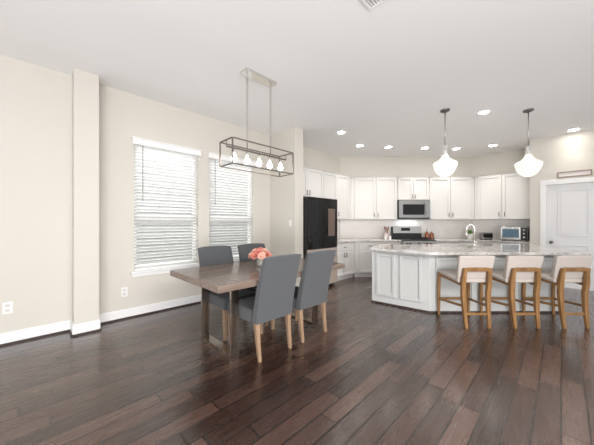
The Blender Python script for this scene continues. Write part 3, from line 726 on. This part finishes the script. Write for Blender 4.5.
obj('pot', lathe(B(), [(0, 0), (0.045, 0), (0.062, 0.14), (0.066, 0.145), (0.058, 0.145), (0.055, 0.13), (0, 0.13)], 22), 'ceramic', pl, smooth=True)
b = B()
for k in range(60):
    th = random.uniform(0, 6.28); el = random.uniform(0.35, 1.45); L_ = random.uniform(0.07, 0.15); wd = random.uniform(0.012, 0.02)
    d_ = Vector((math.cos(th)*math.cos(el), math.sin(th)*math.cos(el), math.sin(el))); s_ = Vector((-math.sin(th), math.cos(th), 0)); base_ = Vector((0, 0, 0.128))
    q0, q1, q2, q3 = base_+s_*0.004, base_+d_*L_*0.6+s_*wd, base_+d_*L_+Vector((0, 0, -0.02)), base_+d_*L_*0.6-s_*wd
    bm_v = [b.verts.new(p_) for p_ in (base_-s_*0.004, q0, q1, q2, q3)]; b.faces.new(bm_v)
fo = obj('foliage', b, 'green', pl); sd = fo.modifiers.new('solid', 'SOLIDIFY'); sd.thickness = 0.0015
# toaster
ts = thing('toaster', 'small stainless toaster with a black front between plant and toaster oven', 'toaster', (*at(485.8, 6.45), zc1), RD)
obj('body', BX(-0.125, 0.125, -0.07, 0.07, 0.015, 0.17), 'steel', ts, bevel=0.02, seg=3)
obj('front_panel', BX(-0.115, 0.115, -0.076, -0.07, 0.055, 0.145), 'black', ts)
obj('feet', BX(-0.11, 0.11, -0.06, 0.06, 0, 0.016), 'black', ts)
obj('slots', box(BX(-0.095, 0.095, -0.035, -0.012, 0.169, 0.171), -0.095, 0.095, 0.012, 0.035, 0.169, 0.171), 'black', ts)
obj('lever', BX(0.125, 0.145, -0.015, 0.015, 0.10, 0.118), 'black', ts, bevel=0.003)
# toaster oven
to = thing('toaster_oven', 'wide chrome toaster oven with a glass door on the right worktop', 'toaster oven', (7.62, 0.985, zc1), R(-90))
obj('body', BX(0, 0.47, 0.02, 0.40, 0.02, 0.325), 'steel', to, bevel=0.008)
b = B(); box(b, 0.005, 0.35, 0, 0.018, 0.03, 0.075); box(b, 0.005, 0.35, 0, 0.018, 0.27, 0.31); box(b, 0.005, 0.03, 0, 0.018, 0.075, 0.27); box(b, 0.325, 0.35, 0, 0.018, 0.075, 0.27)
do = obj('door', b, 'chrome', to)
obj('door_glass', BX(0.03, 0.325, 0.006, 0.014, 0.075, 0.27), 'tint_glass', do)
obj('handle', tube(B(), [(0.04, 0, 0.29), (0.04, -0.035, 0.29), (0.315, -0.035, 0.29), (0.315, 0, 0.29)], 0.008, 8), 'chrome', do, smooth=True)
cp = obj('control_panel', BX(0.355, 0.465, 0, 0.018, 0.03, 0.31), 'black', to)
for z_ in (0.09, 0.17, 0.25):
    b = B(); lathe(b, [(0, 0.025), (0.02, 0.022), (0.023, 0)], 16); bmesh.ops.transform(b, matrix=Matrix.Translation((0.41, 0, z_)) @ Matrix.Rotation(R(90), 4, 'X'), verts=b.verts)
    obj('knob', b, 'chrome', cp, smooth=True)
b = B()
for x_ in (0.03, 0.44):
    for y_ in (0.05, 0.36): box(b, x_-0.015, x_+0.015, y_-0.015, y_+0.015, 0, 0.021)
obj('feet', b, 'black', to)
# sign over the door
sg = thing('framed_sign', 'long narrow wooden framed sign hung above the pantry door', 'sign', (7.45, 0.055, 2.19), R(-90))
b = B(); Lg = 0.47; hh = 0.115
box(b, 0, Lg, -0.02, 0, 0, 0.02); box(b, 0, Lg, -0.02, 0, hh-0.02, hh); box(b, 0, 0.02, -0.02, 0, 0.02, hh-0.02); box(b, Lg-0.02, Lg, -0.02, 0, 0.02, hh-0.02)
obj('frame', b, 'signwood', sg, bevel=0.002)
obj('face', BX(0.02, Lg-0.02, -0.01, -0.001, 0.02, hh-0.02), 'signface', sg)

# ------------------------------------------------------------------ bar stools
def stool():
    o = thing('counter_stool', '', 'stool', (0, 0, 0), RD, 'wooden counter stools at the island')
    b = B()
    for s in (0,):
        pass
    # upholstered seat
    b = hexa(B(), [(-0.20, -0.20, 0.54), (0.20, -0.20, 0.54), (0.215, 0.245, 0.585), (-0.215, 0.245, 0.585)], [(-0.205, -0.20, 0.595), (0.205, -0.20, 0.595), (0.22, 0.25, 0.635), (-0.22, 0.25, 0.635)])
    obj('seat', b, 'cream', o, bevel=0.018, seg=4)
    b = hexa(B(), [(-0.205, -0.200, 0.585), (0.205, -0.200, 0.585), (0.19, -0.12, 0.585), (-0.19, -0.12, 0.585)], [(-0.225, -0.268, 0.885), (0.225, -0.268, 0.885), (0.215, -0.205, 0.885), (-0.215, -0.205, 0.885)])
    obj('backrest', b, 'cream', o, bevel=0.02, seg=4)
    def leg(path, wx, wy):
        b = B(); rings = []
        for (x, y, z), kx, ky in path:
            rings.append([b.verts.new((x+a*wx*kx, y+c*wy*ky, z)) for a, c in ((-.5, -.5), (.5, -.5), (.5, .5), (-.5, .5))])
        for A_, B_ in zip(rings, rings[1:]):
            for k in range(4): b.faces.new((A_[k], A_[(k+1) % 4], B_[(k+1) % 4], B_[k]))
        b.faces.new(rings[0][::-1]); b.faces.new(rings[-1]); return b
    for s in (-1, 1):
        obj('leg', leg([((s*0.14, -0.262, 0), 0.75, 0.75), ((s*0.147, -0.235, 0.2), 0.95, 1), ((s*0.152, -0.222, 0.42), 1.1, 1.15), ((s*0.158, -0.236, 0.56), 1.1, 1.1), ((s*0.152, -0.245, 0.66), 1.0, 0.9), ((s*0.150, -0.260, 0.735), 0.95, 0.8)], 0.046, 0.042), 'honey', o, bevel=0.005)
        obj('leg', leg([((s*0.208, 0.235, 0), 0.75, 0.75), ((s*0.208, 0.24, 0.3), 1, 1), ((s*0.205, 0.225, 0.60), 1.0, 1.0)], 0.036, 0.036), 'honey', o, bevel=0.004)
        obj('side_rail', hexa(B(), [(s*0.16-0.012, -0.21, 0.505), (s*0.16+0.012, -0.21, 0.505), (s*0.205+0.012, 0.21, 0.55), (s*0.205-0.012, 0.21, 0.55)], [(s*0.16-0.012, -0.21, 0.545), (s*0.16+0.012, -0.21, 0.545), (s*0.205+0.012, 0.21, 0.59), (s*0.205-0.012, 0.21, 0.59)]), 'honey', o, bevel=0.003)
        obj('stretcher', hexa(B(), [(s*0.15-0.009, -0.21, 0.245), (s*0.15+0.009, -0.21, 0.245), (s*0.208+0.009, 0.22, 0.21), (s*0.208-0.009, 0.22, 0.21)], [(s*0.15-0.009, -0.21, 0.275), (s*0.15+0.009, -0.21, 0.275), (s*0.208+0.009, 0.22, 0.24), (s*0.208-0.009, 0.22, 0.24)]), 'honey', o, bevel=0.003)
    obj('stretcher', BX(-0.125, 0.125, -0.245, -0.225, 0.155, 0.185), 'honey', o, bevel=0.003)
    obj('stretcher', BX(-0.19, 0.19, 0.23, 0.25, 0.21, 0.24), 'honey', o, bevel=0.003)
    obj('front_rail', BX(-0.19, 0.19, 0.21, 0.235, 0.545, 0.585), 'honey', o, bevel=0.003)
    obj('back_rail', hexa(B(), [(-0.13, -0.268, 0.695), (0.13, -0.268, 0.695), (0.13, -0.238, 0.695), (-0.13, -0.238, 0.695)], [(-0.13, -0.276, 0.740), (0.13, -0.276, 0.740), (0.13, -0.244, 0.740), (-0.13, -0.244, 0.740)]), 'honey', o, bevel=0.004)
    return o
st = stool(); st.location = (*D(2.203, 3.48), 0); st['label'] = 'leftmost of the three cream stools with honey wood legs at the island'
dup(st, (*D(2.80, 3.48), 0), RD, 'middle one of the three cream stools with honey wood legs at the island')
dup(st, (*D(3.40, 3.48), 0), RD, 'rightmost of the three cream stools, nearest the pantry door')

# ------------------------------------------------------------------ dining table
tb = thing('dining_table', 'thick grey-brown wooden dining table on two metal loop frames', 'table', (1.95, 2.53, 0))
b = BX(-0.875, 0.925, -0.54, 0.54, 0.700, 0.76); obj('tabletop', b, 'tabletop', tb, bevel=0.006)
for s in (-1, 1):
    xo, xi = (-0.623, -0.533) if s < 0 else (0.556, 0.646)
    b = B(); y0, y1, t = -0.315, 0.315, 0.022
    box(b, xo, xi, y0, y0+t, 0, 0.70); box(b, xo, xi, y1-t, y1, 0, 0.70); box(b, xo, xi, y0+t, y1-t, 0, t); box(b, xo, xi, y0+t, y1-t, 0.70-t, 0.70)
    obj('leg_frame', b, 'tabframe', tb, bevel=0.002)

# ------------------------------------------------------------------ dining chairs
def chair():
    o = thing('dining_chair', '', 'chair', (0, 0, 0), 0, 'grey upholstered dining chairs')
    # curved backrest panel
    b = B(); nx, nz = 8, 12; hwid = 0.228
    def rear(z): 
        u = (z-0.345)/(0.985-0.345); return -0.262-0.145*u**1.35
    def th(z):
        u = (z-0.345)/(0.985-0.345); return 0.085-0.03*u
    rr = {}
    for side in (0, 1):
        for i in range(nx+1):
            for j in range(nz+1):
                x = -hwid+2*hwid*i/nx; z = 0.345+0.64*j/nz
                bow = -0.012*(1-(x/hwid)**2)*(j/nz); top = -0.012*(abs(x)/hwid)**4 if j == nz else 0
                rr[side, i, j] = b.verts.new((x, rear(z)+(th(z) if side else 0)+bow, z+top))
    for side in (0, 1):
        for i in range(nx):
            for j in range(nz): b.faces.new((rr[side, i, j], rr[side, i+1, j], rr[side, i+1, j+1], rr[side, i, j+1]))
    for i in range(nx):
        for j in (0, nz): b.faces.new((rr[0, i, j], rr[0, i+1, j], rr[1, i+1, j], rr[1, i, j]))
    for j in range(nz):
        for i in (0, nx): b.faces.new((rr[0, i, j], rr[0, i, j+1], rr[1, i, j+1], rr[1, i, j]))
    obj('backrest', b, 'fabric', o, bevel=0.014, seg=3)
    b = B(); hexa(b, [(-0.222, -0.176, 0.335), (0.222, -0.176, 0.335), (0.228, 0.262, 0.335), (-0.228, 0.262, 0.335)], [(-0.222, -0.176, 0.455), (0.222, -0.176, 0.455), (0.23, 0.266, 0.455), (-0.23, 0.266, 0.455)])
    obj('seat', b, 'fabric', o, bevel=0.025, seg=4)
    for s in (-1, 1):
        def leg(pts, ws):
            b = B(); rings = []
            for (x, y, z), w_ in zip(pts, ws): rings.append([b.verts.new((x+a*w_, y+c*w_, z)) for a, c in ((-.5, -.5), (.5, -.5), (.5, .5), (-.5, .5))])
            for A_, B_ in zip(rings, rings[1:]):
                for k in range(4): b.faces.new((A_[k], A_[(k+1) % 4], B_[(k+1) % 4], B_[k]))
            b.faces.new(rings[0][::-1]); b.faces.new(rings[-1]); obj('leg', b, 'oak', o, bevel=0.004)
        leg([(s*0.193, -0.262, 0), (s*0.196, -0.24, 0.17), (s*0.198, -0.224, 0.344)], (0.030, 0.038, 0.046))
        leg([(s*0.20, 0.232, 0), (s*0.20, 0.23, 0.334)], (0.030, 0.046))
    return o
c0 = chair(); c0.location = (1.675, 2.232, 0); c0['label'] = 'grey dining chair nearest the camera, seen from behind, left of the pair'
dup(c0, (2.25, 2.232, 0), 0, 'grey dining chair seen from behind, on the right, nearer the kitchen')
dup(c0, (1.685, 2.83, 0), R(180), 'grey dining chair on the window side, left of the flowers')
dup(c0, (2.262, 2.83, 0), R(180), 'grey dining chair on the window side, just behind the flowers')

# ------------------------------------------------------------------ vase and flowers
VX, VY = 1.965, 2.60
vz = tagp(obj('flower_vase', lathe(B(), [(0, 0), (0.036, 0), (0.042, 0.03), (0.04, 0.09), (0.046, 0.105), (0.042, 0.105), (0.036, 0.09), (0.037, 0.03), (0.03, 0.008), (0, 0.008)], 24), 'vase', smooth=True),
          'small clear vase on the dining table holding pink flowers', 'vase')
vz.location = (VX, VY, 0.76)
fb = thing('flower_bouquet', 'round bouquet of coral and blush pink flowers in the vase', 'flowers', (VX, VY, 0.772))
b = B()
for k in range(9):
    a = k*0.7; tube(b, [(0.012*math.cos(a), 0.012*math.sin(a), 0), (0.02*math.cos(a), 0.02*math.sin(a), 0.10), (0.05*math.cos(a), 0.05*math.sin(a), 0.14)], 0.003, 6)
obj('stems', b, 'green', fb)
def bloom_bm(c, r):
    b = B(); c = Vector(c)
    for ring, (n, rad, tilt) in enumerate(((5, 0.35, 1.2), (7, 0.7, 0.75), (8, 1.0, 0.3))):
        for k in range(n):
            a = 2*math.pi*k/n+ring*0.5+random.uniform(-.15, .15)
            out = Vector((math.cos(a), math.sin(a), 0)); sd_ = Vector((-math.sin(a), math.cos(a), 0)); up = Vector((0, 0, 1))
            dirv = (out*math.cos(tilt)+up*math.sin(tilt)); g = []
            for i in range(4):
                u = i/3; cen = c+out*rad*r*0.15+dirv*r*(0.25+0.75*u)*(0.8+0.2*rad)+up*r*0.18*math.sin(u*3)
                wv = r*0.42*math.sin(0.5+u*2.2)
                g.append([b.verts.new(cen+sd_*wv*t_+up*(0.10*r*abs(t_))+out*(random.uniform(-.04, .04)*r)) for t_ in (-1, 0, 1)])
            for i in range(3):
                for j in range(2): b.faces.new((g[i][j], g[i][j+1], g[i+1][j+1], g[i+1][j]))
    q_ = bmesh.ops.create_icosphere(b, subdivisions=1, radius=r*0.35)['verts']; bmesh.ops.translate(b, vec=c+Vector((0, 0, r*0.3)), verts=q_)
    return b
pts = [(0, 0, 0.17)]+[(0.052*math.cos(a), 0.052*math.sin(a), 0.155) for a in [k*2*math.pi/5 for k in range(5)]]+[(0.085*math.cos(a), 0.085*math.sin(a), 0.115) for a in [0.3+k*2*math.pi/8 for k in range(8)]]
for k, c_ in enumerate(pts):
    b = bloom_bm((0, 0, 0), 0.046); dirv = Vector((c_[0], c_[1], (c_[2]-0.06))).normalized(); c_ = (c_[0]*1.15, c_[1]*1.15, c_[2]*1.02)
    bmesh.ops.transform(b, matrix=Matrix.Translation(c_) @ dirv.to_track_quat('Z', 'Y').to_matrix().to_4x4(), verts=b.verts)
    o = obj('bloom', b, 'coral' if k % 2 == 0 else 'blush', fb, smooth=True); o.modifiers.new('s', 'SOLIDIFY').thickness = 0.0012
